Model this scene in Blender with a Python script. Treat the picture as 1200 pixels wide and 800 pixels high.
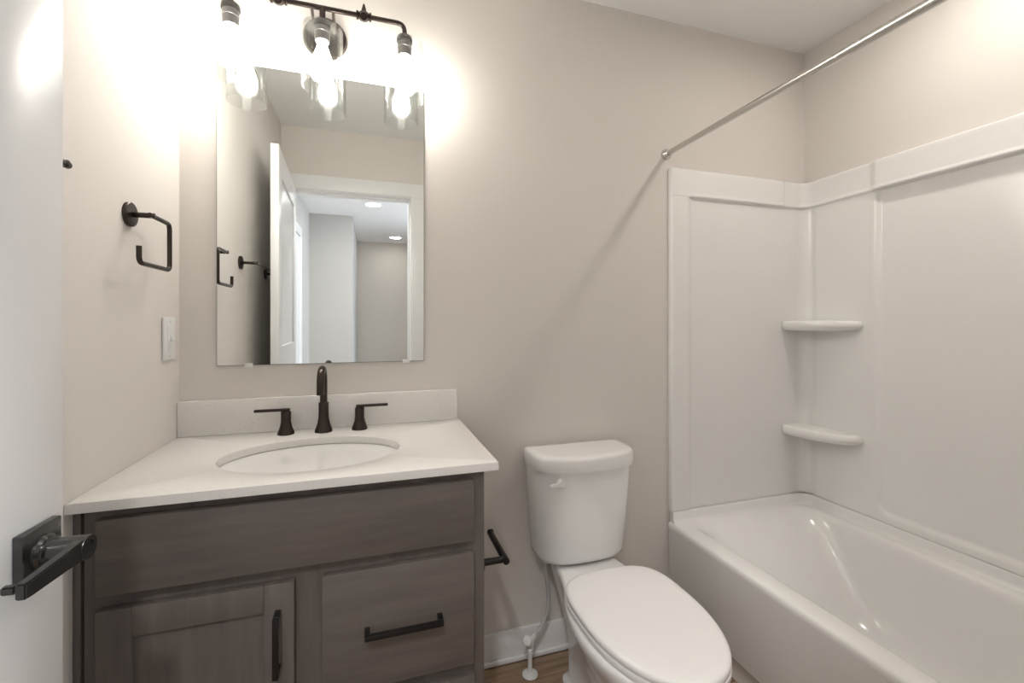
import bpy, bmesh, math
from mathutils import Vector, Matrix
PI = math.pi
S = bpy.context.scene
for o in list(bpy.data.objects):
    bpy.data.objects.remove(o)
C = S.collection

# ------------------------------------------------------------------ camera, world, exposure
cam_d = bpy.data.cameras.new('camera')
cam = bpy.data.objects.new('camera', cam_d)
C.objects.link(cam)
cam.location = (0, 0, 1.212)
YAW = math.atan(164 / 518)
cam.rotation_euler = (PI / 2, 0, -YAW)
cam_d.sensor_width = 36
cam_d.lens = 518 / 1200 * 36
cam_d.shift_y = -22 / 1200
cam_d.clip_start = 0.02
S.camera = cam

BULB = 57.0          # vanity bulbs
SHOWER = 156.0        # downlight over the tub
HALL = 37.0          # downlights in the hallway
DOORWAY_FILL = 285.0      # added fill light, unseen, just outside the doorway
SKY = 2.5            # daylight reaching the hallway
S.view_settings.view_transform = 'Standard'
S.view_settings.look = 'None'
S.view_settings.gamma = 1
S.view_settings.use_curve_mapping = False
S.view_settings.exposure = 0.62

world = bpy.data.worlds.new('daylight')
S.world = world
world.use_nodes = True
bg = world.node_tree.nodes['Background']
bg.inputs[0].default_value = (0.80, 0.90, 1.0, 1)
bg.inputs[1].default_value = SKY

# ------------------------------------------------------------------ materials
def lin(r, g, b):
    f = lambda c: ((c / 255 + 0.055) / 1.055) ** 2.4 if c > 10 else c / 255 / 12.92
    return (f(r), f(g), f(b), 1)

def principled(name, col, rough=0.5, metal=0.0, coat=0.0, spec=0.5):
    m = bpy.data.materials.new(name)
    m.use_nodes = True
    b = m.node_tree.nodes['Principled BSDF']
    b.inputs['Base Color'].default_value = col
    b.inputs['Roughness'].default_value = rough
    b.inputs['Metallic'].default_value = metal
    b.inputs['Coat Weight'].default_value = coat
    b.inputs['Coat Roughness'].default_value = 0.08
    b.inputs['Specular IOR Level'].default_value = spec
    return m

def nodes(m):
    nt = m.node_tree
    return nt, nt.nodes, nt.links, nt.nodes['Principled BSDF']

def coords(m, scale=(1, 1, 1)):
    nt, N, L, b = nodes(m)
    tc = N.new('ShaderNodeTexCoord')
    mp = N.new('ShaderNodeMapping')
    mp.inputs['Scale'].default_value = scale
    L.new(tc.outputs['Object'], mp.inputs['Vector'])
    return mp

def add_bump(m, scale, strength, dist=0.002, stretch=(1, 1, 1)):
    nt, N, L, b = nodes(m)
    mp = coords(m, stretch)
    n = N.new('ShaderNodeTexNoise')
    n.inputs['Scale'].default_value = scale
    n.inputs['Detail'].default_value = 3
    bp = N.new('ShaderNodeBump')
    bp.inputs['Strength'].default_value = strength
    bp.inputs['Distance'].default_value = dist
    L.new(mp.outputs[0], n.inputs['Vector'])
    L.new(n.outputs['Fac'], bp.inputs['Height'])
    L.new(bp.outputs[0], b.inputs['Normal'])
    return m

def noise_colour(m, scale, c1, c2, stretch=(1, 1, 1), detail=4, lo=0.35, hi=0.65, rough=0.5):
    nt, N, L, b = nodes(m)
    mp = coords(m, stretch)
    n = N.new('ShaderNodeTexNoise')
    n.inputs['Scale'].default_value = scale
    n.inputs['Detail'].default_value = detail
    n.inputs['Roughness'].default_value = rough
    r = N.new('ShaderNodeValToRGB')
    r.color_ramp.elements[0].position = lo
    r.color_ramp.elements[1].position = hi
    r.color_ramp.elements[0].color = c1
    r.color_ramp.elements[1].color = c2
    L.new(mp.outputs[0], n.inputs['Vector'])
    L.new(n.outputs['Fac'], r.inputs['Fac'])
    L.new(r.outputs['Color'], b.inputs['Base Color'])
    return r

M = {}
M['wall'] = add_bump(principled('greige wall paint', (0.75, 0.712, 0.672, 1), 0.75, spec=0.25), 220, 0.08)
M['hall_wall'] = add_bump(principled('grey hallway wall paint', (0.55, 0.535, 0.515, 1), 0.75, spec=0.25), 220, 0.08)
M['hall_beige'] = add_bump(principled('beige hallway wall paint', (0.62, 0.575, 0.52, 1), 0.75, spec=0.25), 220, 0.08)
M['ceiling'] = add_bump(principled('ceiling paint', (0.90, 0.895, 0.89, 1), 0.9, spec=0.1), 160, 0.12)
M['trim'] = add_bump(principled('white trim paint', (0.86, 0.86, 0.86, 1), 0.35), 60, 0.02)
M['door'] = add_bump(principled('white door paint', (0.84, 0.845, 0.85, 1), 0.28), 60, 0.03)
M['porcelain'] = principled('white porcelain', (0.80, 0.79, 0.77, 1), 0.12, coat=0.4)
noise_colour(M['porcelain'], 3, (0.87, 0.865, 0.855, 1), (0.885, 0.88, 0.87, 1))
M['seat'] = principled('white seat plastic', (0.80, 0.79, 0.785, 1), 0.3)
noise_colour(M['seat'], 3, (0.87, 0.855, 0.85, 1), (0.885, 0.87, 0.865, 1))
M['acrylic'] = principled('glossy white acrylic', (0.80, 0.785, 0.76, 1), 0.18, coat=0.4)
noise_colour(M['acrylic'], 2, (0.875, 0.866, 0.85, 1), (0.89, 0.881, 0.865, 1))
M['plastic'] = add_bump(principled('white plastic', (0.80, 0.80, 0.79, 1), 0.35), 80, 0.01)
M['quartz'] = principled('white quartz', (0.76, 0.73, 0.70, 1), 0.2)
noise_colour(M['quartz'], 260, (0.66, 0.645, 0.63, 1), (0.83, 0.81, 0.785, 1), lo=0.25, hi=0.42)
M['bronze'] = add_bump(principled('dark bronze', (0.060, 0.048, 0.042, 1), 0.30, metal=0.9), 90, 0.03)
M['black'] = add_bump(principled('matte black metal', (0.018, 0.016, 0.016, 1), 0.38, metal=0.5), 90, 0.03)
M['gunmetal'] = add_bump(principled('satin black door hardware', (0.085, 0.085, 0.085, 1), 0.24, metal=0.8), 90, 0.02)
M['sleeve'] = add_bump(principled('grey socket metal', (0.22, 0.21, 0.21, 1), 0.3, metal=0.9), 90, 0.02)
M['nickel'] = add_bump(principled('brushed nickel', (0.62, 0.60, 0.57, 1), 0.24, metal=1.0), 120, 0.02, stretch=(1, 0.05, 1))
M['steel'] = principled('grey braided steel', (0.60, 0.60, 0.60, 1), 0.45, metal=0.3)
noise_colour(M['steel'], 400, (0.5, 0.5, 0.5, 1), (0.72, 0.72, 0.72, 1))
M['mirror'] = principled('mirror silver', (0.90, 0.92, 0.91, 1), 0.0, metal=1.0)
M['mirror_edge'] = principled('mirror edge glass', (0.20, 0.24, 0.22, 1), 0.15)
M['wood'] = principled('dark stained maple', (0.06, 0.05, 0.045, 1), 0.42)
noise_colour(M['wood'], 5, (0.108, 0.094, 0.086, 1), (0.155, 0.132, 0.118, 1), stretch=(1, 2, 9), detail=8, lo=0.3, hi=0.72, rough=0.6)
M['wood_v'] = principled('dark stained maple upright grain', (0.06, 0.05, 0.045, 1), 0.42)
noise_colour(M['wood_v'], 5, (0.108, 0.094, 0.086, 1), (0.155, 0.132, 0.118, 1), stretch=(9, 2, 1), detail=8, lo=0.3, hi=0.72, rough=0.6)
M['shadow_gap'] = principled('unfinished dark cabinet inside', (0.05, 0.042, 0.036, 1), 0.7)

def plank_floor():
    m = principled('brown wood plank floor', lin(120, 95, 72), 0.4)
    nt, N, L, b = nodes(m)
    mp = coords(m)
    br = N.new('ShaderNodeTexBrick')
    br.offset = 0.37
    br.inputs['Color1'].default_value = (0.36, 0.25, 0.165, 1)
    br.inputs['Color2'].default_value = (0.28, 0.19, 0.125, 1)
    br.inputs['Mortar'].default_value = (0.05, 0.035, 0.025, 1)
    br.inputs['Scale'].default_value = 1
    br.inputs['Mortar Size'].default_value = 0.0015
    br.inputs['Brick Width'].default_value = 1.2
    br.inputs['Row Height'].default_value = 0.15
    L.new(mp.outputs[0], br.inputs['Vector'])
    mp2 = coords(m, (2.0, 28, 1))
    n = N.new('ShaderNodeTexNoise')
    n.inputs['Scale'].default_value = 2.2
    n.inputs['Detail'].default_value = 8
    n.inputs['Roughness'].default_value = 0.65
    L.new(mp2.outputs[0], n.inputs['Vector'])
    r = N.new('ShaderNodeValToRGB')
    r.color_ramp.elements[0].position = 0.3
    r.color_ramp.elements[1].position = 0.7
    r.color_ramp.elements[0].color = (0.5, 0.5, 0.5, 1)
    r.color_ramp.elements[1].color = (1.25, 1.2, 1.15, 1)
    L.new(n.outputs['Fac'], r.inputs['Fac'])
    mx = N.new('ShaderNodeMix')
    mx.data_type = 'RGBA'
    mx.blend_type = 'MULTIPLY'
    mx.inputs['Factor'].default_value = 1
    L.new(br.outputs['Color'], mx.inputs['A'])
    L.new(r.outputs['Color'], mx.inputs['B'])
    L.new(mx.outputs['Result'], b.inputs['Base Color'])
    return m
M['floor'] = plank_floor()

def thin_glass():
    m = bpy.data.materials.new('clear lamp glass')
    m.use_nodes = True
    nt = m.node_tree
    N, L = nt.nodes, nt.links
    N.clear()
    out = N.new('ShaderNodeOutputMaterial')
    t = N.new('ShaderNodeBsdfTransparent')
    t.inputs[0].default_value = (0.965, 0.975, 0.97, 1)
    g = N.new('ShaderNodeBsdfGlossy')
    g.inputs['Roughness'].default_value = 0.02
    lw = N.new('ShaderNodeLayerWeight')
    lw.inputs['Blend'].default_value = 0.5
    p = N.new('ShaderNodeMath'); p.operation = 'POWER'; p.inputs[1].default_value = 4.0
    a = N.new('ShaderNodeMath'); a.operation = 'MULTIPLY_ADD'
    a.inputs[1].default_value = 0.7; a.inputs[2].default_value = 0.035
    L.new(lw.outputs['Facing'], p.inputs[0]); L.new(p.outputs[0], a.inputs[0])
    mx = N.new('ShaderNodeMixShader')
    L.new(a.outputs[0], mx.inputs[0]); L.new(t.outputs[0], mx.inputs[1]); L.new(g.outputs[0], mx.inputs[2])
    L.new(mx.outputs[0], out.inputs[0])
    return m
M['glass'] = thin_glass()

def emitter(name, col, strength):
    m = bpy.data.materials.new(name)
    m.use_nodes = True
    nt = m.node_tree
    nt.nodes.clear()
    out = nt.nodes.new('ShaderNodeOutputMaterial')
    e = nt.nodes.new('ShaderNodeEmission')
    e.inputs[0].default_value = col
    e.inputs[1].default_value = strength
    nt.links.new(e.outputs[0], out.inputs[0])
    return m
M['bulb'] = emitter('lit bulb', (1.0, 0.94, 0.87, 1), BULB)
M['shower_lens'] = emitter('lit shower downlight', (1.0, 0.93, 0.86, 1), SHOWER)
M['fill_lens'] = emitter('added doorway fill light', (1.0, 0.98, 0.96, 1), DOORWAY_FILL)
M['hall_lens'] = emitter('lit hallway downlight', (1.0, 0.97, 0.94, 1), HALL)

# ------------------------------------------------------------------ mesh helpers
class MB:
    def __init__(s):
        s.bm = bmesh.new()
    def box(s, x0, x1, y0, y1, z0, z1, bev=0.0, seg=2):
        r = bmesh.ops.create_cube(s.bm, size=1)
        vs = r['verts']
        for v in vs:
            v.co = Vector((x0 + (v.co.x + .5) * (x1 - x0), y0 + (v.co.y + .5) * (y1 - y0), z0 + (v.co.z + .5) * (z1 - z0)))
        if bev > 0:
            es = list({e for v in vs for e in v.link_edges})
            bmesh.ops.bevel(s.bm, geom=es, offset=bev, segments=seg, affect='EDGES', profile=0.5)
        return s
    def loft(s, loops, cap0=True, cap1=True, closed=False):
        rows = [[s.bm.verts.new(p) for p in l] for l in loops]
        n = len(rows[0])
        pairs = list(zip(rows, rows[1:]))
        if closed:
            pairs.append((rows[-1], rows[0]))
        for a, b in pairs:
            for i in range(n):
                j = (i + 1) % n
                s.bm.faces.new((a[i], a[j], b[j], b[i]))
        if cap0 and not closed:
            s.bm.faces.new(list(reversed(rows[0])))
        if cap1 and not closed:
            s.bm.faces.new(rows[-1])
        return s
    def lathe(s, prof, p, axis=(0, 0, 1), seg=32, cap=True):
        a = Vector(axis).normalized()
        q = Vector((0, 0, 1)).rotation_difference(a)
        loops = []
        for r, h in prof:
            loops.append([Vector(p) + q @ Vector((max(r, 1e-5) * math.cos(2 * PI * i / seg), max(r, 1e-5) * math.sin(2 * PI * i / seg), h)) for i in range(seg)])
        return s.loft(loops, cap, cap)
    def cyl(s, p0, p1, r, r1=None, seg=24, bev=0.0):
        p0, p1 = Vector(p0), Vector(p1)
        L = (p1 - p0).length
        r1 = r if r1 is None else r1
        b = bev
        prof = [(r, 0), (r1, L)] if b <= 0 else [(r - b, 0), (r - .3 * b, .3 * b), (r, b), (r1, L - b), (r1 - .3 * b, L - .3 * b), (r1 - b, L)]
        return s.lathe(prof, p0, p1 - p0, seg)
    def tube(s, pts, r, seg=14, fil=0.0, nf=8):
        P = [Vector(p) for p in pts]
        if fil > 0 and len(P) > 2:
            Q = [P[0]]
            for i in range(1, len(P) - 1):
                a, b, c = P[i - 1], P[i], P[i + 1]
                d1, d2 = (a - b), (c - b)
                f = min(fil, d1.length * .49, d2.length * .49)
                s0, s1 = b + d1.normalized() * f, b + d2.normalized() * f
                for k in range(nf + 1):
                    t = k / nf
                    Q.append(s0 * (1 - t) ** 2 + b * 2 * t * (1 - t) + s1 * t * t)
            Q.append(P[-1])
            P = Q
        loops = []
        up = None
        for i, p in enumerate(P):
            t = (P[min(i + 1, len(P) - 1)] - P[max(i - 1, 0)]).normalized()
            if up is None:
                up = Vector((0, 0, 1)) if abs(t.z) < .9 else Vector((1, 0, 0))
            u = (up - t * up.dot(t)).normalized()
            v = t.cross(u)
            up = u
            loops.append([p + r * (math.cos(2 * PI * k / seg) * u + math.sin(2 * PI * k / seg) * v) for k in range(seg)])
        return s.loft(loops)
    def xform(s, m):
        bmesh.ops.transform(s.bm, matrix=m, verts=s.bm.verts)
        return s

def obj(name, mb, mat, parent=None, smooth=True, ang=35):
    bm = mb.bm
    root = parent
    off = Vector((0, 0, 0))
    while root is not None:
        if root.parent is None:
            off = root.get('_base', None)
            off = Vector(off) if off is not None else Vector((0, 0, 0))
        root = root.parent
    if off.length:
        bmesh.ops.translate(bm, vec=-off, verts=bm.verts)
    bmesh.ops.recalc_face_normals(bm, faces=bm.faces)
    me = bpy.data.meshes.new(name)
    bm.to_mesh(me)
    bm.free()
    if smooth:
        for p in me.polygons:
            p.use_smooth = True
        me.set_sharp_from_angle(angle=math.radians(ang))
    me.materials.append(M[mat])
    o = bpy.data.objects.new(name, me)
    C.objects.link(o)
    if parent is not None:
        o.parent = parent
    return o

def tag(o, label, cat, group=None):
    o['label'] = label
    o['category'] = cat
    if group:
        o['group'] = group
    return o

def thing(name, label, cat, loc=(0, 0, 0), group=None):
    o = bpy.data.objects.new(name, None)
    o.empty_display_size = 0.05
    o.location = loc
    o['_base'] = list(loc)
    C.objects.link(o)
    return tag(o, label, cat, group)

def struct(name, mb, mat, parent=None, smooth=False):
    o = obj(name, mb, mat, parent, smooth)
    if parent is None:
        o['kind'] = 'structure'
    return o

def superloop(xc, yc, z, w, af, ab, nf=2.3, nb=3.0, n=56):
    """closed plan outline: half width w, reach af towards -Y and ab towards +Y"""
    L = []
    for i in range(n):
        t = 2 * PI * i / n
        c, s_ = math.cos(t), math.sin(t)
        e = nb if s_ > 0 else nf
        a = ab if s_ > 0 else af
        x = w * math.copysign(abs(c) ** (2 / e), c)
        y = a * math.copysign(abs(s_) ** (2 / e), s_)
        L.append(Vector((xc + x, yc + y, z)))
    return L

# ------------------------------------------------------------------ the room
XL, XR, YB, H = -0.537, 1.883, 1.525, 2.44
TH = 0.12
OX0, OX1, OZ = -0.487, 0.245, 2.045            # door opening
HL, HR, HY, HY2, HX = -0.67, 1.10, -2.37, -4.02, -0.214

struct('floor', MB().box(-0.85, XR + TH, -4.3, YB + TH, -0.05, 0), 'floor')
struct('ceiling', MB().box(-0.85, XR + TH, -4.3, YB + TH, H, H + 0.05), 'ceiling')
struct('wall_back', MB().box(XL - TH, XR + TH, YB, YB + TH, 0, H), 'wall')
struct('wall_left', MB().box(XL - TH, XL, 0, YB, 0, H), 'wall')
struct('wall_right', MB().box(XR, XR + TH, 0, YB, 0, H), 'wall')
struct('wall_front', MB().box(XL - TH - 0.06, OX0 - 0.02, -TH, 0, 0, H).box(OX1 + 0.02, XR + TH, -TH, 0, 0, H)
       .box(OX0 - 0.02, OX1 + 0.02, -TH, 0, OZ + 0.02, H), 'wall')
struct('wall_hall_left', MB().box(HL - TH, HL, HY, -TH, 0, H), 'hall_wall')
struct('wall_hall_end', MB().box(HL - TH, HX, HY2, HY, 0, H), 'hall_wall')
struct('wall_hall_far', MB().box(HX, HR + TH, HY2 - TH, HY2, 0, H), 'hall_beige')
struct('wall_hall_right', MB().box(HR, HR + TH, HY2, -2.7, 0, H).box(HR, HR + TH, -1.1, -TH, 0, H), 'hall_wall')

struct('baseboard_back', MB().box(0.262, 1.140, YB - 0.014, YB - .0005, 0, 0.108, 0.003).box(0.262, 1.140, YB - 0.024, YB - .0145, 0, 0.018, 0.004), 'trim', smooth=True)
struct('baseboard_front', MB().box(OX1 + 0.095, 1.135, .0005, 0.014, 0, 0.108, 0.003), 'trim', smooth=True)
# door frame: jambs, head and flat casings
struct('trim_1', MB().box(OX0 - 0.02, OX0, -TH - .002, 0.002, 0, OZ + .02).box(OX1, OX1 + 0.02, -TH - .002, 0.002, 0, OZ + .02)
       .box(OX0, OX1, -TH - .002, 0.002, OZ, OZ + 0.02)
       .box(OX0, OX0 + 0.011, -0.085, -0.045, 0, OZ).box(OX1 - 0.011, OX1, -0.085, -0.045, 0, OZ).box(OX0 + .011, OX1 - .011, -0.085, -0.045, OZ - 0.011, OZ), 'trim')
struct('trim_2', MB().box(XL + .001, OX0 - 0.005, 0.0025, 0.016, 0, OZ + 0.006, .002).box(OX1 + 0.006, OX1 + 0.094, 0.0025, 0.016, 0, OZ + 0.006, .002)
       .box(XL + .001, OX1 + 0.094, 0.0025, 0.016, OZ + 0.006, OZ + 0.095, .002), 'trim', smooth=True)
# hallway door in its casing on the hall's left wall
d2 = struct('door_2', MB().box(HL, HL + 0.012, -1.62, -0.90, 0.005, 2.03, .002), 'door')
struct('trim_3', MB().box(HL, HL + 0.018, -0.90, -0.81, 0, 2.04, .002).box(HL, HL + 0.018, -1.71, -1.62, 0, 2.04, .002)
       .box(HL, HL + 0.018, -1.71, -0.81, 2.04, 2.13, .002), 'trim', smooth=True)

# ------------------------------------------------------------------ bathroom door, open along the left wall
def build_door():
    W, T, HT = 0.757, 0.035, 2.028
    d = bpy.data.objects.new('door_1', None)
    d.location = (OX0 + .002, 0.020, 0.008)
    d.rotation_euler = (0, 0, -math.radians(3.1))
    d['kind'] = 'structure'
    C.objects.link(d)
    # local: X 0..T is the thickness (room face at T), Y 0..W from hinge to free edge
    st, rail = 0.112, 0.125
    zs = [0, 0.22, 0.95, 1.09, HT - rail, HT]
    m = MB()
    m.box(0, T, 0, st, 0, HT, .0015).box(0, T, W - st, W, 0, HT, .0015)
    m.box(0, T, st, W - st, zs[0], zs[1]).box(0, T, st, W - st, zs[2], zs[3]).box(0, T, st, W - st, zs[4], zs[5])
    obj('door_slab', m, 'door', d, ang=30)
    for z0, z1 in ((zs[1], zs[2]), (zs[3], zs[4])):
        p = MB().box(0.009, T - 0.009, st, W - st, z0, z1)
        obj('door_panel', p, 'door', d)
    for z in (0.25, 1.02, 1.80):
        obj('hinge', MB().cyl((0.002, -0.006, z - .045), (0.002, -0.006, z + .045), 0.006).box(-.0005, .032, -.0035, -0.0005, z - .045, z + .045), 'black', d)
    # lever handle
    hy, hz = W - 0.053, 0.911
    h = obj('door_handle', MB().box(T, T + 0.011, hy - .0325, hy + .0325, hz - .034, hz + .034, .002), 'gunmetal', d)
    obj('lever_neck', MB().lathe([(.022, 0), (.022, .003), (.019, .006), (.019, .009), (.0155, .011), (.0155, .046), (.0148, .049), (.009, .049), (.009, .047), (.004, .047)],
                                 (T + .011, hy, hz), (1, 0, 0), 32), 'gunmetal', h)
    lv = MB()
    def sec(y, x0, x1, z0, z1):
        return [(x0, y, z0), (x1, y, z0), (x1, y, z1), (x0, y, z1)]
    x0 = T + .011
    lv.loft([[Vector(p) for p in q] for q in (
        sec(hy - .006, x0 + .035, x0 + .048, hz - .0135, hz + .0135),
        sec(hy - .030, x0 + .036, x0 + .048, hz - .0115, hz + .0115),
        sec(hy - .090, x0 + .037, x0 + .048, hz - .0095, hz + .0095),
        sec(hy - .100, x0 + .037, x0 + .047, hz - .0090, hz + .0090))])
    lv.box(x0 + .024, x0 + .0372, hy - .100, hy - .092, hz - .002, hz + .007)
    bmesh.ops.bevel(lv.bm, geom=list(lv.bm.edges), offset=.0015, segments=2, affect='EDGES')
    obj('lever', lv, 'gunmetal', h)
    # outer side
    obj('rear_rose', MB().box(-.011, 0, hy - .0325, hy + .0325, hz - .034, hz + .034, .002).cyl((-.045, hy, hz), (-.011, hy, hz), .0145), 'black', h)
build_door()

# ------------------------------------------------------------------ bathtub
TX = 1.145
def rrect(x0, x1, y0, y1, z, r, n=8):
    L = []
    for cx, cy, a0 in ((x1 - r, y1 - r, 0), (x0 + r, y1 - r, 90), (x0 + r, y0 + r, 180), (x1 - r, y0 + r, 270)):
        for k in range(n + 1):
            a = math.radians(a0 + 90 * k / n)
            L.append(Vector((cx + r * math.cos(a), cy + r * math.sin(a), z)))
    return L

def build_tub():
    t = thing('bathtub', 'glossy white alcove bathtub with straight apron beside the toilet', 'bathtub', ((TX + XR) / 2, YB / 2, 0))
    y0, y1, x1 = 0.004, YB - 0.003, XR - 0.003
    RZ = 0.405
    L = []
    o = lambda z, i, r: rrect(TX + i, x1, y0, y1, z, r)
    L.append(o(0.0, .030, .004)); L.append(o(0.075, .026, .004)); L.append(o(0.085, .010, .004)); L.append(o(0.092, .006, .004))
    L.append(o(RZ - .035, .004, .004)); L.append(o(RZ - .022, .000, .004)); L.append(o(RZ - .010, .001, .004)); L.append(o(RZ - .003, .005, .005)); L.append(o(RZ, .012, .008))
    ins = [  # x0, x1, y0, y1, z, r : basin
        (TX + .066, x1 - .056, y0 + .08, y1 - .024, RZ + .001, .070),
        (TX + .072, x1 - .061, y0 + .09, y1 - .036, RZ - .002, .080),
        (TX + .080, x1 - .067, y0 + .10, y1 - .056, RZ - .010, .095),
        (TX + .087, x1 - .071, y0 + .11, y1 - .085, RZ - .030, .11),
        (TX + .096, x1 - .073, y0 + .125, y1 - .135, RZ - .080, .12),
        (TX + .114, x1 - .084, y0 + .145, y1 - .215, RZ - .190, .12),
        (TX + .130, x1 - .098, y0 + .160, y1 - .275, RZ - .275, .12),
        (TX + .155, x1 - .125, y0 + .195, y1 - .320, RZ - .325, .12),
        (TX + .200, x1 - .170, y0 + .250, y1 - .380, RZ - .345, .10)]
    for a in ins:
        L.append(rrect(*a))
    obj('tub_shell', MB().loft(L, True, True), 'acrylic', t, ang=60)
    # nailing flange standing up along the three walls
    def path(h, r):
        P = [(TX + .012, y1 - h)]
        cx, cy = x1 - h - r, y1 - h - r
        for k in range(9):
            a = PI / 2 * (1 - k / 8)
            P.append((cx + r * math.cos(a), cy + r * math.sin(a)))
        P.append((x1 - h, y0))
        return P
    prof = [(0.0005, RZ - .004), (.034, RZ - .004), (.027, RZ + .004), (.0215, RZ + .014), (.019, RZ + .036), (.0165, RZ + .0415), (.0005, RZ + .0415)]
    rows = []
    for h, z in prof:
        rows.append([Vector((p[0], p[1], z)) for p in path(h, .075 - h * .3)])
    m = MB()
    V = [[m.bm.verts.new(p) for p in r] for r in rows]
    for a, b in zip(V, V[1:] + V[:1]):
        for i in range(len(a) - 1):
            m.bm.faces.new((a[i], a[i + 1], b[i + 1], b[i]))
    m.bm.faces.new([r[0] for r in V]); m.bm.faces.new([r[-1] for r in reversed(V)])
    obj('tub_flange', m, 'acrylic', t, ang=50)
    obj('drain', MB().lathe([(.030, 0), (.030, .003), (.022, .005), (.006, .005)], ((TX + XR) / 2, .36, RZ - .3455)), 'nickel', t)
build_tub()

# ------------------------------------------------------------------ moulded tub surround
def sm(a, b, x):
    t = max(0, min(1, (x - a) / (b - a)))
    return t * t * (3 - 2 * t)

SZ0, SZ1 = 0.4475, 1.840
def build_surround():
    t = thing('tub_surround', 'glossy white moulded wall surround with two corner shelves above the bathtub', 'tub surround', ((TX + XR) / 2, YB / 2, SZ0))
    x0 = TX + .006
    R = 0.055                          # corner sweep
    LB = XR - x0 - R                   # straight run on the back wall
    LC = PI / 2 * R
    LR = YB - R - 0.004
    def base(u):
        """point on the wall line (before thickness), inward normal, and back / right coordinate"""
        if u <= LB:
            return (x0 + u, YB), (0, -1), x0 + u, None
        if u <= LB + LC:
            a = PI / 2 * (1 - (u - LB) / LC)
            c = (XR - R, YB - R)
            return (c[0] + R * math.cos(a), c[1] + R * math.sin(a)), (-math.cos(a), -math.sin(a)), 9, 9
        y = YB - R - (u - LB - LC)
        return (XR, y), (-1, 0), None, y
    def height(u, z):
        p, n, X, Y = base(u)
        band = sm(1.722, 1.728, z)
        lip = math.exp(-((z - 1.732) / .007) ** 2) * .003
        if X == 9:
            return .011 + band * .007 + lip
        if Y is None:
            left = 1 - sm(1.225, 1.262, X)
            k = 1 - sm(1.734, 1.752, X)
            low = 1 - sm(.475, .50, z)
            return .011 + max(.011 * left, band * (.007 + .005 * k), ) + lip * (1 - left)
        k = 1 - sm(1.196, 1.236, Y)
        # recessed main panel with rounded lower corners
        px, pz, hx, hz_, r = 0.62, 1.12, 0.590, 0.645, .05
        dx, dz = abs(Y - px) - hx + r, abs(z - pz) - hz_ + r
        d = math.hypot(max(dx, 0), max(dz, 0)) + min(max(dx, dz), 0) - r
        rec = 1 - sm(-.018, .005, d)
        rib = math.exp(-((Y - 1.222) / .012) ** 2) * .0012 * (1 - band) * sm(.46, .54, z)
        return .016 - .009 * rec * (1 - band) + band * (.004 + .013 * k) + lip + rib
    us = []
    def rng(a, b, st):
        n = max(1, int(round((b - a) / st)))
        return [a + (b - a) * i / n for i in range(n)]
    us += rng(0, .13, .004) + rng(.13, 1.72 - x0, .02) + rng(1.72 - x0, 1.765 - x0, .003) + rng(1.765 - x0, LB, .01) + rng(LB, LB + LC, LC / 12)
    b0 = LB + LC
    yu = lambda y: b0 + (YB - R - y)
    us += rng(b0, yu(1.25), .012) + rng(yu(1.25), yu(1.14), .003) + rng(yu(1.14), yu(.10), .02) + rng(yu(.10), b0 + LR, .006) + [b0 + LR]
    zs = rng(SZ0, .56, .004) + rng(.56, 1.68, .02) + rng(1.68, 1.715, .006) + rng(1.715, 1.745, .0015) + rng(1.745, SZ1 - .006, .012) + [SZ1 - .006, SZ1 - .003, SZ1 - .001, SZ1]
    m = MB()
    V = []
    for u in us:
        p, n, X, Y = base(u)
        col = []
        for z in zs:
            h = height(u, z)
            e = SZ1 - z
            if e < .006:
                h -= .006 - math.sqrt(max(0, .006 ** 2 - (.006 - e) ** 2))
            if z - SZ0 < .004:
                h -= .002 * (1 - (z - SZ0) / .004)
            eu = u
            if eu < .006:
                h -= .006 - math.sqrt(max(0, .006 ** 2 - (.006 - eu) ** 2))
            col.append(m.bm.verts.new((p[0] + n[0] * h, p[1] + n[1] * h, z)))
        V.append(col)
    for a, b in zip(V, V[1:]):
        for i in range(len(zs) - 1):
            m.bm.faces.new((a[i], b[i], b[i + 1], a[i + 1]))
    # close the top, bottom and ends against the wall
    def wall(u, z):
        p, n, X, Y = base(u)
        return m.bm.verts.new((p[0] + n[0] * .0005, p[1] + n[1] * .0005, z))
    T = [wall(u, SZ1) for u in us]
    Bt = [wall(u, SZ0) for u in us]
    for i in range(len(us) - 1):
        m.bm.faces.new((V[i][-1], V[i + 1][-1], T[i + 1], T[i]))
        m.bm.faces.new((V[i + 1][0], V[i][0], Bt[i], Bt[i + 1]))
    m.bm.faces.new([Bt[0]] + V[0] + [T[0]])
    m.bm.faces.new([T[-1]] + list(reversed(V[-1])) + [Bt[-1]])
    obj('wall_panel', m, 'acrylic', t, ang=50)
    # corner shelves
    for zt in (1.222, 0.760):
        th = .046
        xa, yb = XR - .018, YB - .014
        Lx, Ly = .128, .255
        def plan(s, z):
            P = [Vector((xa, yb, z)), Vector((xa - Lx * s, yb, z))]
            n = 18
            for k in range(1, n):
                a = PI / 2 * k / n
                e = 2 / 2.05
                P.append(Vector((xa - Lx * s * math.cos(a) ** e, yb - Ly * s * math.sin(a) ** e, z)))
            P.append(Vector((xa, yb - Ly * s, z)))
            return P
        loops = [plan(.80, zt - th), plan(.90, zt - th + .003), plan(.965, zt - th + .010), plan(.995, zt - th + .020), plan(1.0, zt - .022), plan(.992, zt - .011), plan(.97, zt - .004), plan(.94, zt - .001), plan(.90, zt)]
        obj('corner_shelf', MB().loft(loops), 'acrylic', t, ang=55)
build_surround()

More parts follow.
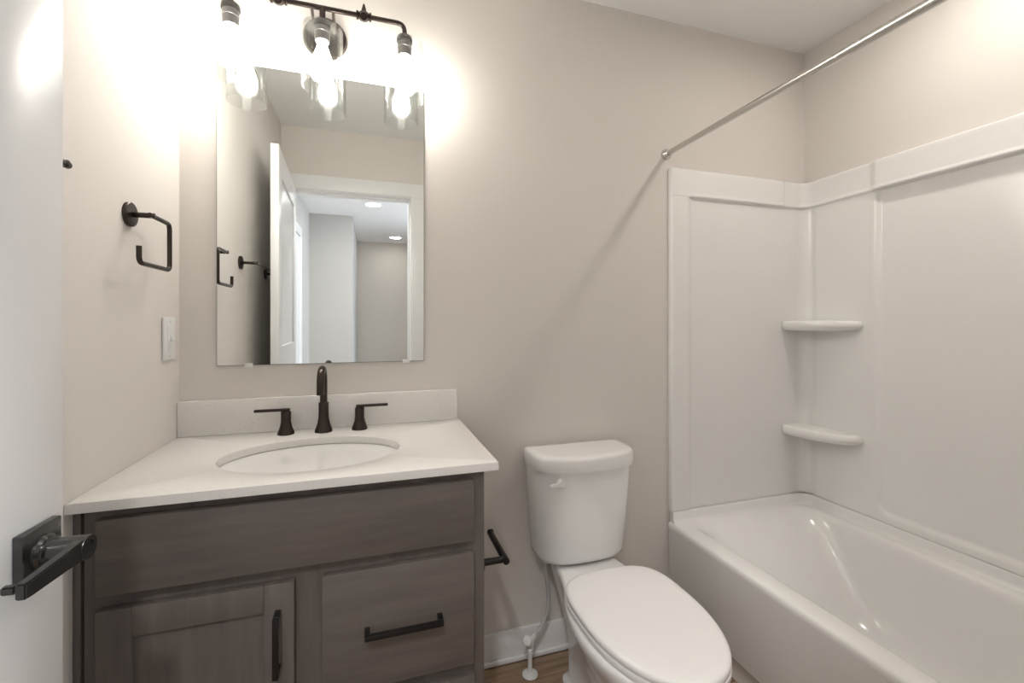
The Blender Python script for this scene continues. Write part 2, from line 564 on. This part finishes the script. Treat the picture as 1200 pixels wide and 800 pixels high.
# ------------------------------------------------------------------ shower rod
def build_rod():
    x, z = 1.138, 1.895
    t = thing('shower_curtain_rod', 'straight brushed nickel shower rod spanning above the bathtub', 'shower rod', (x, YB, z))
    obj('rod', MB().cyl((x, .012, z), (x, .80, z), .0125).cyl((x, .79, z), (x, YB - .012, z), .0108), 'nickel', t)
    for y, a in ((YB - .0005, -1), (.0005, 1)):
        obj('end_flange', MB().lathe([(.021, 0), (.021, .006), (.017, .012), (.014, .022), (.0128, .024)], (x, y, z), (0, a, 0)), 'nickel', t)
build_rod()

# ------------------------------------------------------------------ recessed ceiling lights
def downlight(name, x, y, r, lens, label, group):
    t = thing(name, label, 'recessed light', (x, y, H), group)
    obj('trim_ring', MB().lathe([(r + .018, 0), (r + .016, .004), (r + .003, .006), (r, .003), (r, 0)], (x, y, H - .0005), (0, 0, -1), 40, cap=False), 'trim', t)
    obj('lens', MB().lathe([(r, 0), (r, .002), (.01, .0025)], (x, y, H - .0005), (0, 0, -1), 40), lens, t)
downlight('recessed_light', 1.51, 0.76, .048, 'shower_lens', 'round recessed ceiling light above the bathtub', None)
downlight('recessed_light', -0.30, -0.50, .075, 'fill_lens', 'added round ceiling fill light just outside the bathroom doorway', 'hallway ceiling lights')  # added lamp, out of view, brightens the lower half of the bathroom
downlight('recessed_light', 0.01, -1.78, .075, 'hall_lens', 'nearer of the two round hallway ceiling lights seen in the mirror', 'hallway ceiling lights')
downlight('recessed_light', 0.32, -3.55, .075, 'hall_lens', 'farther of the two round hallway ceiling lights seen in the mirror', 'hallway ceiling lights')

# ------------------------------------------------------------------ vanity cabinet
CX0, CX1, FY = -0.519, 0.257, 1.040
VX = (CX0 + CX1) / 2
CZ = 0.860
def shaker(x0, x1, z0, z1, y0, y1, fr):
    m = MB()
    m.box(x0, x0 + fr, y0, y1, z0, z1, .0015).box(x1 - fr, x1, y0, y1, z0, z1, .0015)
    m.box(x0 + fr, x1 - fr, y0, y1, z0, z0 + fr, .0015).box(x0 + fr, x1 - fr, y0, y1, z1 - fr, z1, .0015)
    return m

def bar_pull(p0, p1, parent):
    """square bar pull standing off the front by two posts"""
    (xa, za), (xb, zb) = p0, p1
    y = FY - .020
    w = .0055
    m = MB()
    m.box(min(xa, xb) - w, max(xa, xb) + w, y - .034, y - .023, min(za, zb) - w, max(za, zb) + w, .0012)
    for x, z in (p0, p1):
        m.box(x - w, x + w, y - .024, y, z - w, z + w, .0008)
    return obj('pull', m, 'black', parent)

def build_vanity():
    t = thing('vanity_cabinet', 'dark brown stained wood vanity cabinet under the white countertop', 'vanity cabinet', (VX, (FY + YB) / 2, 0))
    th = .018
    yb = YB - .002
    b = MB()
    b.box(CX0, CX0 + th, FY + .019, yb, .0, CZ).box(CX1 - th, CX1, FY + .019, yb, 0, CZ)
    b.box(CX0 + th, CX1 - th, FY + .019, yb, .10, .118).box(CX0 + th, CX1 - th, yb - .006, yb, .118, CZ)
    b.box(CX0 + th, CX1 - th, FY + .075, FY + .090, 0, .10)
    obj('carcass', b, 'wood', t)
    f = MB()
    y0, y1 = FY, FY + .019
    f.box(CX0, CX0 + .040, y0, y1, .10, CZ, .001).box(CX1 - .040, CX1, y0, y1, .10, CZ, .001)
    for z0, z1 in ((.10, .135), (.375, .412), (.66, .705), (.835, CZ)):
        if z0 == .375:
            f.box(VX + .035, CX1 - .04, y0, y1, z0, z1)
        else:
            f.box(CX0 + .04, CX1 - .04, y0, y1, z0, z1)
    f.box(VX - .040, VX + .040, y0, y1, .135, .66)
    obj('face_frame', f, 'wood_v', t)
    obj('filler_strip', MB().box(XL + .001, CX0 - .005, FY, FY + .019, 0.0, CZ, .001), 'wood_v', t)
    obj('end_panel', MB().box(CX1, CX1 + .0015, FY + .0005, yb, 0.0, CZ), 'wood_v', t)
    q = FY - .020
    obj('false_front', MB().box(-.493, .230, q, FY - .0005, .698, .8415, .002), 'wood', t)
    d = obj('door', shaker(-.493, -.156, .115, .670, q, FY - .0005, .056), 'wood_v', t)
    obj('door_panel', MB().box(-.437, -.212, q + .008, FY - .004, .171, .614), 'wood_v', d)
    bar_pull((-.1855, .612), (-.1855, .500), d)
    for z0, z1 in ((.4095, .670), (.115, .3815)):
        dr = obj('drawer', MB().box(-.102, .230, q, FY - .0005, z0, z1, .002), 'wood', t)
        zz = (z0 + z1) / 2
        bar_pull((-.010, zz), (.148, zz), dr)
build_vanity()

# ------------------------------------------------------------------ countertop, sink, faucet
KX0, KX1, KY0, KZ = XL + .001, 0.288, 1.016, 0.880
SX, SY, SA, SB = -0.1425, 1.236, 0.213, 0.152
def build_counter():
    t = thing('countertop', 'white speckled quartz vanity countertop with an oval sink cutout', 'countertop', (VX, (KY0 + YB) / 2, CZ))
    y1 = YB - .001
    angs = [2 * PI * i / 72 for i in range(72)]
    for cx, cy in ((KX0, KY0), (KX1, KY0), (KX1, y1), (KX0, y1)):
        angs.append(math.atan2(cy - SY, cx - SX) % (2 * PI))
    angs = sorted(angs)
    def rect(a, e=0):
        c, s_ = math.cos(a), math.sin(a)
        ts = []
        if c > 1e-9: ts.append((KX1 - e - SX) / c)
        if c < -1e-9: ts.append((KX0 + e - SX) / c)
        if s_ > 1e-9: ts.append((y1 - e - SY) / s_)
        if s_ < -1e-9: ts.append((KY0 + e - SY) / s_)
        k = min(ts)
        return SX + c * k, SY + s_ * k
    def oval(a, e=0):
        c, s_ = math.cos(a), math.sin(a)
        k = 1 / math.sqrt((c / (SA + e)) ** 2 + (s_ / (SB + e)) ** 2)
        return SX + c * k, SY + s_ * k
    f = lambda fn, z, e: [Vector((*fn(a, e), z)) for a in angs]
    L = [f(oval, CZ + .0005, 0), f(oval, KZ - .002, 0), f(oval, KZ - .0006, .0006), f(oval, KZ, .002),
         f(rect, KZ, .002), f(rect, KZ - .0006, .0006), f(rect, KZ - .002, 0), f(rect, CZ + .0005, 0)]
    obj('slab', MB().loft(L, closed=True), 'quartz', t, ang=25)
    b = obj('backsplash', MB().box(KX0, 0.2785, YB - .019, YB - .001, KZ + .0002, KZ + .103, .0015), 'quartz')
    tag(b, 'white quartz backsplash strip along the wall behind the faucet', 'backsplash')
build_counter()

def build_sink():
    t = thing('undermount_sink', 'white oval undermount sink basin set in the countertop', 'sink', (SX, SY, .70))
    def el(k, z, g=0):
        return [Vector((SX + (SA * k + g) * math.cos(2 * PI * i / 56), SY + (SB * k + g) * math.sin(2 * PI * i / 56), z)) for i in range(56)]
    L = [el(1, CZ - .001, .020), el(1, CZ - .001, .006), el(1, CZ - .004, .002), el(.985, CZ - .03), el(.93, CZ - .07), el(.80, CZ - .105), el(.58, CZ - .13), el(.30, CZ - .142), el(.12, CZ - .145),
         el(.12, CZ - .157), el(.32, CZ - .154), el(.62, CZ - .142), el(.86, CZ - .113), el(.98, CZ - .075), el(1.0, CZ - .03, .008), el(1, CZ - .012, .020)]
    obj('basin', MB().loft(L), 'porcelain', t, ang=60)
    obj('drain', MB().lathe([(.022, 0), (.022, .002), (.016, .004), (.004, .004)], (SX, SY, CZ - .1450)), 'bronze', t)
build_sink()

def build_faucet():
    fx, fy = -0.141, 1.462
    t = thing('faucet', 'dark bronze widespread faucet with two lever handles behind the sink', 'faucet', (fx, fy, KZ))
    m = MB()
    m.lathe([(.0255, 0), (.0255, .005), (.0235, .010), (.0180, .026), (.0152, .042), (.0145, .055), (.0145, .088), (.0135, .0895), (.0105, .090)], (fx, fy, KZ))
    R = .045
    P = [(fx, fy, KZ + .085), (fx, fy, KZ + .150)]
    for k in range(1, 15):
        a = PI * k / 14
        P.append((fx, fy - R + R * math.cos(a), KZ + .150 + R * math.sin(a)))
    P.append((fx, fy - 2 * R, KZ + .125))
    m.tube(P, .0105, 20)
    obj('spout', m, 'bronze', t)
    for sx in (-1, 1):
        hx = fx + sx * .104
        h = obj('handle', MB().lathe([(.0235, 0), (.0235, .005), (.0215, .010), (.0165, .024), (.0140, .038), (.0140, .066), (.0130, .068), (.004, .068)], (hx, fy, KZ)), 'bronze', t)
        lv = MB().box(hx - .011 if sx > 0 else hx - .085, hx + .085 if sx > 0 else hx + .011, fy - .0055, fy + .0055, KZ + .0682, KZ + .0765, .0025)
        obj('lever', lv, 'bronze', h)
build_faucet()

# ------------------------------------------------------------------ mirror
def build_mirror():
    x0, x1, z0, z1 = -.4415, .1685, 1.083, 1.995
    t = thing('wall_mirror', 'frameless rectangular mirror hung above the countertop', 'mirror', ((x0 + x1) / 2, YB, z0))
    obj('backing', MB().box(x0, x1, YB - .0050, YB - .0005, z0, z1), 'mirror_edge', t)
    # silvered face with a thin ground border
    obj('mirror_glass', MB().box(x0 + .0012, x1 - .0012, YB - .0056, YB - .0051, z0 + .0012, z1 - .0012), 'mirror', t, smooth=False)
    for x in (x0 + .085, x1 - .060):
        obj('clip', MB().box(x - .011, x + .011, YB - .0085, YB - .0006, z0 - .006, z0 - .0003, .001).box(x - .011, x + .011, YB - .0085, YB - .0060, z0 - .001, z0 + .006, .0008), 'plastic', t)
build_mirror()

# ------------------------------------------------------------------ vanity light
def build_light():
    cx, y, zb = -.142, 1.435, 2.155
    t = thing('vanity_light', 'dark bronze three bulb vanity light with clear glass shades above the mirror', 'wall light', (cx, YB, 2.114))
    obj('backplate', MB().lathe([(.066, 0), (.066, .008), (.062, .014), (.050, .017), (.004, .018)], (cx, YB - .0005, 2.114), (0, -1, 0), 48), 'bronze', t)
    for dx in (-.030, .030):
        obj('standoff', MB().tube([(cx + dx, YB - .016, 2.130), (cx + dx, y, zb)], .0045, 12), 'bronze', t)
    dxs = .240
    P = [(cx - dxs, y, 2.105), (cx - dxs, y, zb), (cx + dxs, y, zb), (cx + dxs, y, 2.105)]
    obj('bar', MB().tube(P, .0072, 16, fil=.035, nf=10).cyl((cx, y, zb + .002), (cx, y, 2.105), .0085), 'bronze', t)
    for s_ in (-1, 1):
        kx = cx + s_ * .118
        m = MB()
        m.lathe([(.008, -.022), (.0125, -.022), (.0125, -.016), (.009, -.015), (.014, -.008), (.0155, 0), (.014, .008), (.009, .015), (.0125, .016), (.0125, .022), (.008, .022)], (kx, y, zb), (1, 0, 0), 24)
        m.lathe([(.0125, 0), (.0125, .014), (.0105, .018), (.0105, .016), (.004, .016), (.004, .020), (.001, .020)], (kx, y - .004, zb - .002), (0, -.8, -.6), 24)
        m.lathe([(.009, 0), (.006, .014), (.003, .026), (.001, .028)], (kx, y, zb + .010), (0, 0, 1), 16)
        obj('knuckle', m, 'bronze', t)
    for k in (-1, 0, 1):
        x = cx + k * dxs
        s = obj('socket', MB().lathe([(.010, 2.116), (.021, 2.114), (.0245, 2.108), (.0245, 2.098), (.019, 2.096)], (x, y, 0)), 'bronze', t)
        obj('socket_sleeve', MB().lathe([(.019, 2.0955), (.021, 2.0955), (.021, 2.084), (.0225, 2.083), (.0225, 2.079), (.021, 2.078), (.021, 2.062), (.020, 2.053), (.015, 2.053)], (x, y, 0)), 'sleeve', s)
        r, g = .0575, .003
        prof = [(.022, 2.0955), (r - .006, 2.0955), (r - .001, 2.093), (r, 2.088), (r, 1.915), (r - .0015, 1.9135), (r - g, 1.915), (r - g, 2.087), (r - g - .001, 2.0905), (r - g - .004, 2.0925), (.022, 2.0925)]
        m = MB()
        loops = [[Vector((x + q * math.cos(2 * PI * i / 48), y + q * math.sin(2 * PI * i / 48), z)) for i in range(48)] for q, z in prof]
        m.loft(loops, closed=True)
        obj('glass_shade', m, 'glass', t, ang=50)
        obj('bulb', MB().lathe([(.0135, 2.054), (.0135, 2.040), (.016, 2.032), (.024, 2.010), (.0295, 1.990), (.030, 1.975), (.0275, 1.960), (.021, 1.9495), (.011, 1.944), (.001, 1.943)], (x, y, 0)), 'bulb', t)
build_light()

# ------------------------------------------------------------------ towel ring, towel bar, switch
def build_ring():
    y0, z0, xr = 1.240, 1.462, -.491
    t = thing('towel_ring', 'open square dark bronze towel ring on the left wall above the light switch', 'towel ring', (XL, y0, z0))
    obj('rose', MB().lathe([(.028, 0), (.028, .007), (.0265, .0085), (.004, .009)], (XL + .0005, y0, z0), (1, 0, 0), 40), 'bronze', t)
    obj('post', MB().cyl((XL + .008, y0, z0), (xr + .006, y0, z0), .0062, bev=.001), 'bronze', t)
    obj('ring', MB().tube([(xr, y0 - .010, z0), (xr, 1.335, z0), (xr, 1.335, 1.345), (xr, 1.180, 1.345), (xr, 1.180, 1.382)], .0054, 16, fil=.016), 'bronze', t)
build_ring()

def build_bar():
    z, xr = 1.468, -.472
    t = thing('towel_bar', 'dark bronze towel bar on the left wall behind the open door', 'towel bar', (XL, .66, z))
    for y in (.895, .43):
        p = obj('post', MB().cyl((XL + .008, y, z), (xr + .006, y, z), .0062, bev=.001), 'bronze', t)
        obj('rose', MB().lathe([(.028, 0), (.028, .007), (.0265, .0085), (.004, .009)], (XL + .0005, y, z), (1, 0, 0), 40), 'bronze', p)
    obj('bar', MB().cyl((xr, .42, z), (xr, .905, z), .0060, bev=.001), 'bronze', t)
build_bar()

def build_switch():
    y, z = 1.447, 1.168
    t = thing('light_switch', 'white toggle light switch plate on the left wall near the mirror', 'light switch', (XL, y, z))
    obj('plate', MB().box(XL + .0005, XL + .006, y - .037, y + .037, z - .059, z + .059, .0025, 3), 'plastic', t)
    obj('toggle_frame', MB().box(XL + .006, XL + .0075, y - .0165, y + .0165, z - .033, z + .033, .0005), 'plastic', t)
    tg = MB().box(-.004, .0065, -.0048, .0048, -.009, .009, .001)
    tg.xform(Matrix.Translation((XL + .0075, y, z + .002)) @ Matrix.Rotation(math.radians(-25), 4, 'Y'))
    obj('toggle', tg, 'plastic', t)
    for dz in (-.047, .047):
        obj('screw', MB().lathe([(.0035, 0), (.0033, .001), (.001, .0014)], (XL + .006, y, z + dz), (1, 0, 0), 14), 'plastic', t)
build_switch()

# ------------------------------------------------------------------ toilet paper holder on the vanity's side
def build_holder():
    y, z, x = 1.085, .607, CX1 + .0017
    t = thing('toilet_paper_holder', 'black single post toilet paper holder on the vanity side, empty', 'toilet paper holder', (x, y, z))
    obj('rose', MB().lathe([(.022, 0), (.022, .006), (.020, .008), (.004, .008)], (x, y, z), (1, 0, 0), 32), 'black', t)
    obj('post', MB().cyl((x + .008, y, z), (x + .066, y, z), .0082, bev=.001), 'black', t)
    m = MB().cyl((x + .066, y - .014, z), (x + .066, y + .150, z), .0086, bev=.001)
    m.cyl((x + .066, y + .142, z), (x + .066, y + .150, z + .006), .0092, bev=.001)
    obj('roll_bar', m, 'black', t)
build_holder()

# ------------------------------------------------------------------ toilet
TXC, TYB = 0.709, YB - .014
def crom(P, n):
    """n points along a Catmull-Rom curve through P"""
    out = []
    m = len(P) - 1
    for i in range(n):
        t = i / (n - 1) * m
        k = min(int(t), m - 1)
        f = t - k
        p = [P[max(k - 1, 0)], P[k], P[k + 1], P[min(k + 2, m)]]
        q = []
        for a in range(2):
            a0, a1, a2, a3 = (v[a] for v in p)
            q.append(.5 * (2 * a1 + (a2 - a0) * f + (2 * a0 - 5 * a1 + 4 * a2 - a3) * f * f + (3 * a1 - a0 - 3 * a2 + a3) * f ** 3))
        out.append(q)
    return out

def build_toilet():
    t = thing('toilet', 'white two piece toilet with closed lid between the vanity and bathtub', 'toilet', (TXC, TYB - .36, 0))
    def slice_(P, z, n=36):
        c = crom(P, n)
        right = [Vector((TXC + max(h, 0), TYB + y, z)) for y, h in c]
        left = [Vector((TXC - max(h, 0), TYB + y, z)) for y, h in reversed(c[1:-1])]
        return right + left
    rim = [(-.030, 0), (-.030, .085), (-.055, .108), (-.15, .114), (-.235, .135), (-.32, .168), (-.43, .186), (-.53, .178), (-.62, .142), (-.68, .085), (-.705, 0)]
    foot = [(-.120, 0), (-.120, .070), (-.150, .100), (-.21, .106), (-.28, .106), (-.35, .106), (-.42, .106), (-.49, .102), (-.54, .086), (-.572, .050), (-.580, 0)]
    mid = [(-.135, 0), (-.135, .060), (-.160, .082), (-.21, .088), (-.28, .090), (-.35, .092), (-.42, .096), (-.49, .094), (-.54, .078), (-.568, .045), (-.576, 0)]
    def mix(A, B, k, g=0):
        return [(a[0] + (b[0] - a[0]) * k + 0, a[1] + (b[1] - a[1]) * k - (g if a[1] > 0 else 0)) for a, b in zip(A, B)]
    dz = -.012
    L = [slice_(foot, 0), slice_(foot, .018), slice_(mix(foot, mid, .5), .026), slice_(mid, .04), slice_(mix(mid, rim, .02), .13), slice_(mix(mid, rim, .16), .20),
         slice_(mix(mid, rim, .46), .265), slice_(mix(mid, rim, .78), .320), slice_(mix(mid, rim, .95), .350), slice_(rim, .366), slice_(rim, .376), slice_(mix(rim, rim, 0, .004), .382), slice_(mix(rim, rim, 0, .012), .385)]
    obj('bowl', MB().loft(L), 'porcelain', t, ang=50)
    for sx in (-1, 1):
        obj('bolt_cap', MB().lathe([(.014, 0), (.014, .006), (.011, .014), (.005, .018), (.001, .019)], (TXC + sx * .112, TYB - .30, .0)), 'plastic', t)
    # seat and lid
    yc = TYB - .440
    e = lambda z, k, g=0: superloop(TXC, yc, z + dz, .176 * k - g, .280 * k - g, .196 * k - g, 2.1, 3.6)
    seat = [e(.3975, 1, .006), e(.399, 1, .001), e(.405, 1), e(.412, 1, .001), e(.414, 1, .006)]
    obj('seat', MB().loft(seat), 'seat', t, ang=50)
    lid = [e(.4155, 1, .008), e(.4165, 1, .003), e(.421, 1, .001), e(.428, 1, .001), e(.433, 1, .004), e(.4355, 1, .012), e(.437, 1, .03), e(.438, 1, .08)]
    ld = obj('seat_lid', MB().loft(lid), 'seat', t, ang=50)
    for sx in (-1, 1):
        obj('hinge', MB().box(TXC + sx * .075 - .022, TXC + sx * .075 + .022, TYB - .256, TYB - .236, .385, .405, .006, 3), 'seat', ld)
    # tank
    def dl(z, w, d, g=0):
        n = 40
        P = []
        y0 = .40 * d
        for i in range(n + 1):
            a = PI * i / n
            c, s_ = math.cos(a), math.sin(a)
            P.append(Vector((TXC + (w / 2 - g) * math.copysign(abs(c) ** (2 / 2.7), c), TYB - y0 - (d - y0 - g) * abs(s_) ** (2 / 2.7), z)))
        r = .018
        for k in range(5):
            a = PI / 2 * (k / 4)
            P.append(Vector((TXC - (w / 2 - g) + r - r * math.cos(a), TYB - g - r + r * math.sin(a), z)))
        for k in range(5):
            a = PI / 2 * (k / 4)
            P.append(Vector((TXC + (w / 2 - g) - r + r * math.sin(a), TYB - g - r + r * math.cos(a), z)))
        return P
    tk = MB().loft([dl(.3925, .312, .150, .02), dl(.394, .322, .155, .008), dl(.400, .325, .160, .001), dl(.415, .329, .163), dl(.55, .348, .173), dl(.66, .362, .181), dl(.718, .369, .184)])
    tank = obj('tank', tk, 'porcelain', t, ang=50)
    obj('tank_gasket', MB().cyl((TXC, TYB - .085, .384), (TXC, TYB - .085, .3926), .045), 'plastic', tank)
    ll = MB().loft([dl(.716, .370, .190, .002), dl(.718, .380, .196), dl(.732, .384, .198), dl(.755, .383, .198), dl(.763, .381, .197, .003), dl(.767, .379, .196, .009), dl(.7685, .375, .194, .03)])
    obj('tank_lid', ll, 'porcelain', tank, ang=50)
    px, pz = TXC - .118, .688
    py = TYB - .1735
    fl = MB().lathe([(.013, 0), (.013, .006), (.010, .010), (.001, .011)], (px, py, pz), (0, -1, 0), 24)
    arm = [[(px + .006 - q, py - .010 - .004 * math.sin(q * 20), pz - h0), (px + .006 - q, py - .019 - .004 * math.sin(q * 20), pz - h0), (px + .006 - q, py - .019 - .004 * math.sin(q * 20), pz + h1), (px + .006 - q, py - .010 - .004 * math.sin(q * 20), pz + h1)]
           for q, h0, h1 in ((-.006, .008, .008), (.004, .012, .012), (.014, .011, .010), (.026, .008, .003), (.044, .009, .002), (.052, .007, .000))]
    a2 = MB().loft([[Vector(p) for p in l] for l in arm])
    bmesh.ops.bevel(a2.bm, geom=list(a2.bm.edges), offset=.002, segments=2, affect='EDGES')
    me = bpy.data.meshes.new('tmp')
    a2.bm.to_mesh(me); a2.bm.free()
    fl.bm.from_mesh(me)
    bpy.data.meshes.remove(me)
    obj('flush_lever', fl, 'plastic', tank)
build_toilet()

# ------------------------------------------------------------------ water supply
def build_supply():
    x, y = .519, 1.434
    t = thing('water_supply_valve', 'white water stop valve and braided hose on the floor beside the toilet', 'water valve', (x, y, 0))
    obj('escutcheon', MB().lathe([(.027, 0), (.027, .002), (.021, .007), (.011, .011), (.009, .011)], (x, y, .0005)), 'plastic', t)
    obj('pipe', MB().cyl((x, y, .008), (x, y, .090), .0075), 'plastic', t)
    obj('valve_body', MB().lathe([(.0085, .074), (.0125, .076), (.0125, .092), (.0105, .094), (.0135, .100), (.0145, .112), (.0135, .124), (.011, .128), (.004, .129)], (x, y, 0))
        .cyl((x, y, .116), (x - .016, y - .020, .134), .0075).cyl((x, y, .118), (x + .020, y, .134), .0075), 'plastic', t)
    obj('knob', MB().lathe([(.006, 0), (.015, .002), (.016, .009), (.013, .012), (.003, .0125)], (x - .015, y - .019, .133), (-.45, -.70, .55), 20), 'plastic', t)
    obj('nut', MB().cyl((x + .019, y, .133), (x + .033, y + .002, .144), .0092, seg=6), 'steel', t)
    P = [(x + .030, y + .002, .142), (x + .055, y + .006, .170), (x + .072, y + .010, .220), (x + .070, y + .012, .290), (x + .062, y + .008, .340), (x + .060, y + .004, .385)]
    q = []
    for i in range(len(P) - 1):
        a, b = Vector(P[max(i - 1, 0)]), Vector(P[i])
        c, d = Vector(P[i + 1]), Vector(P[min(i + 2, len(P) - 1)])
        for k in range(6):
            f = k / 6
            q.append(.5 * (2 * b + (c - a) * f + (2 * a - 5 * b + 4 * c - d) * f * f + (3 * b - a - 3 * c + d) * f ** 3))
    q.append(Vector(P[-1]))
    obj('hose', MB().tube(q, .0064, 12), 'steel', t)
    obj('coupling_nut', MB().cyl((x + .060, y + .004, .376), (x + .060, y + .004, .3915), .0125, seg=8), 'plastic', t)
build_supply()

for o in bpy.data.objects:
    if '_base' in o:
        del o['_base']
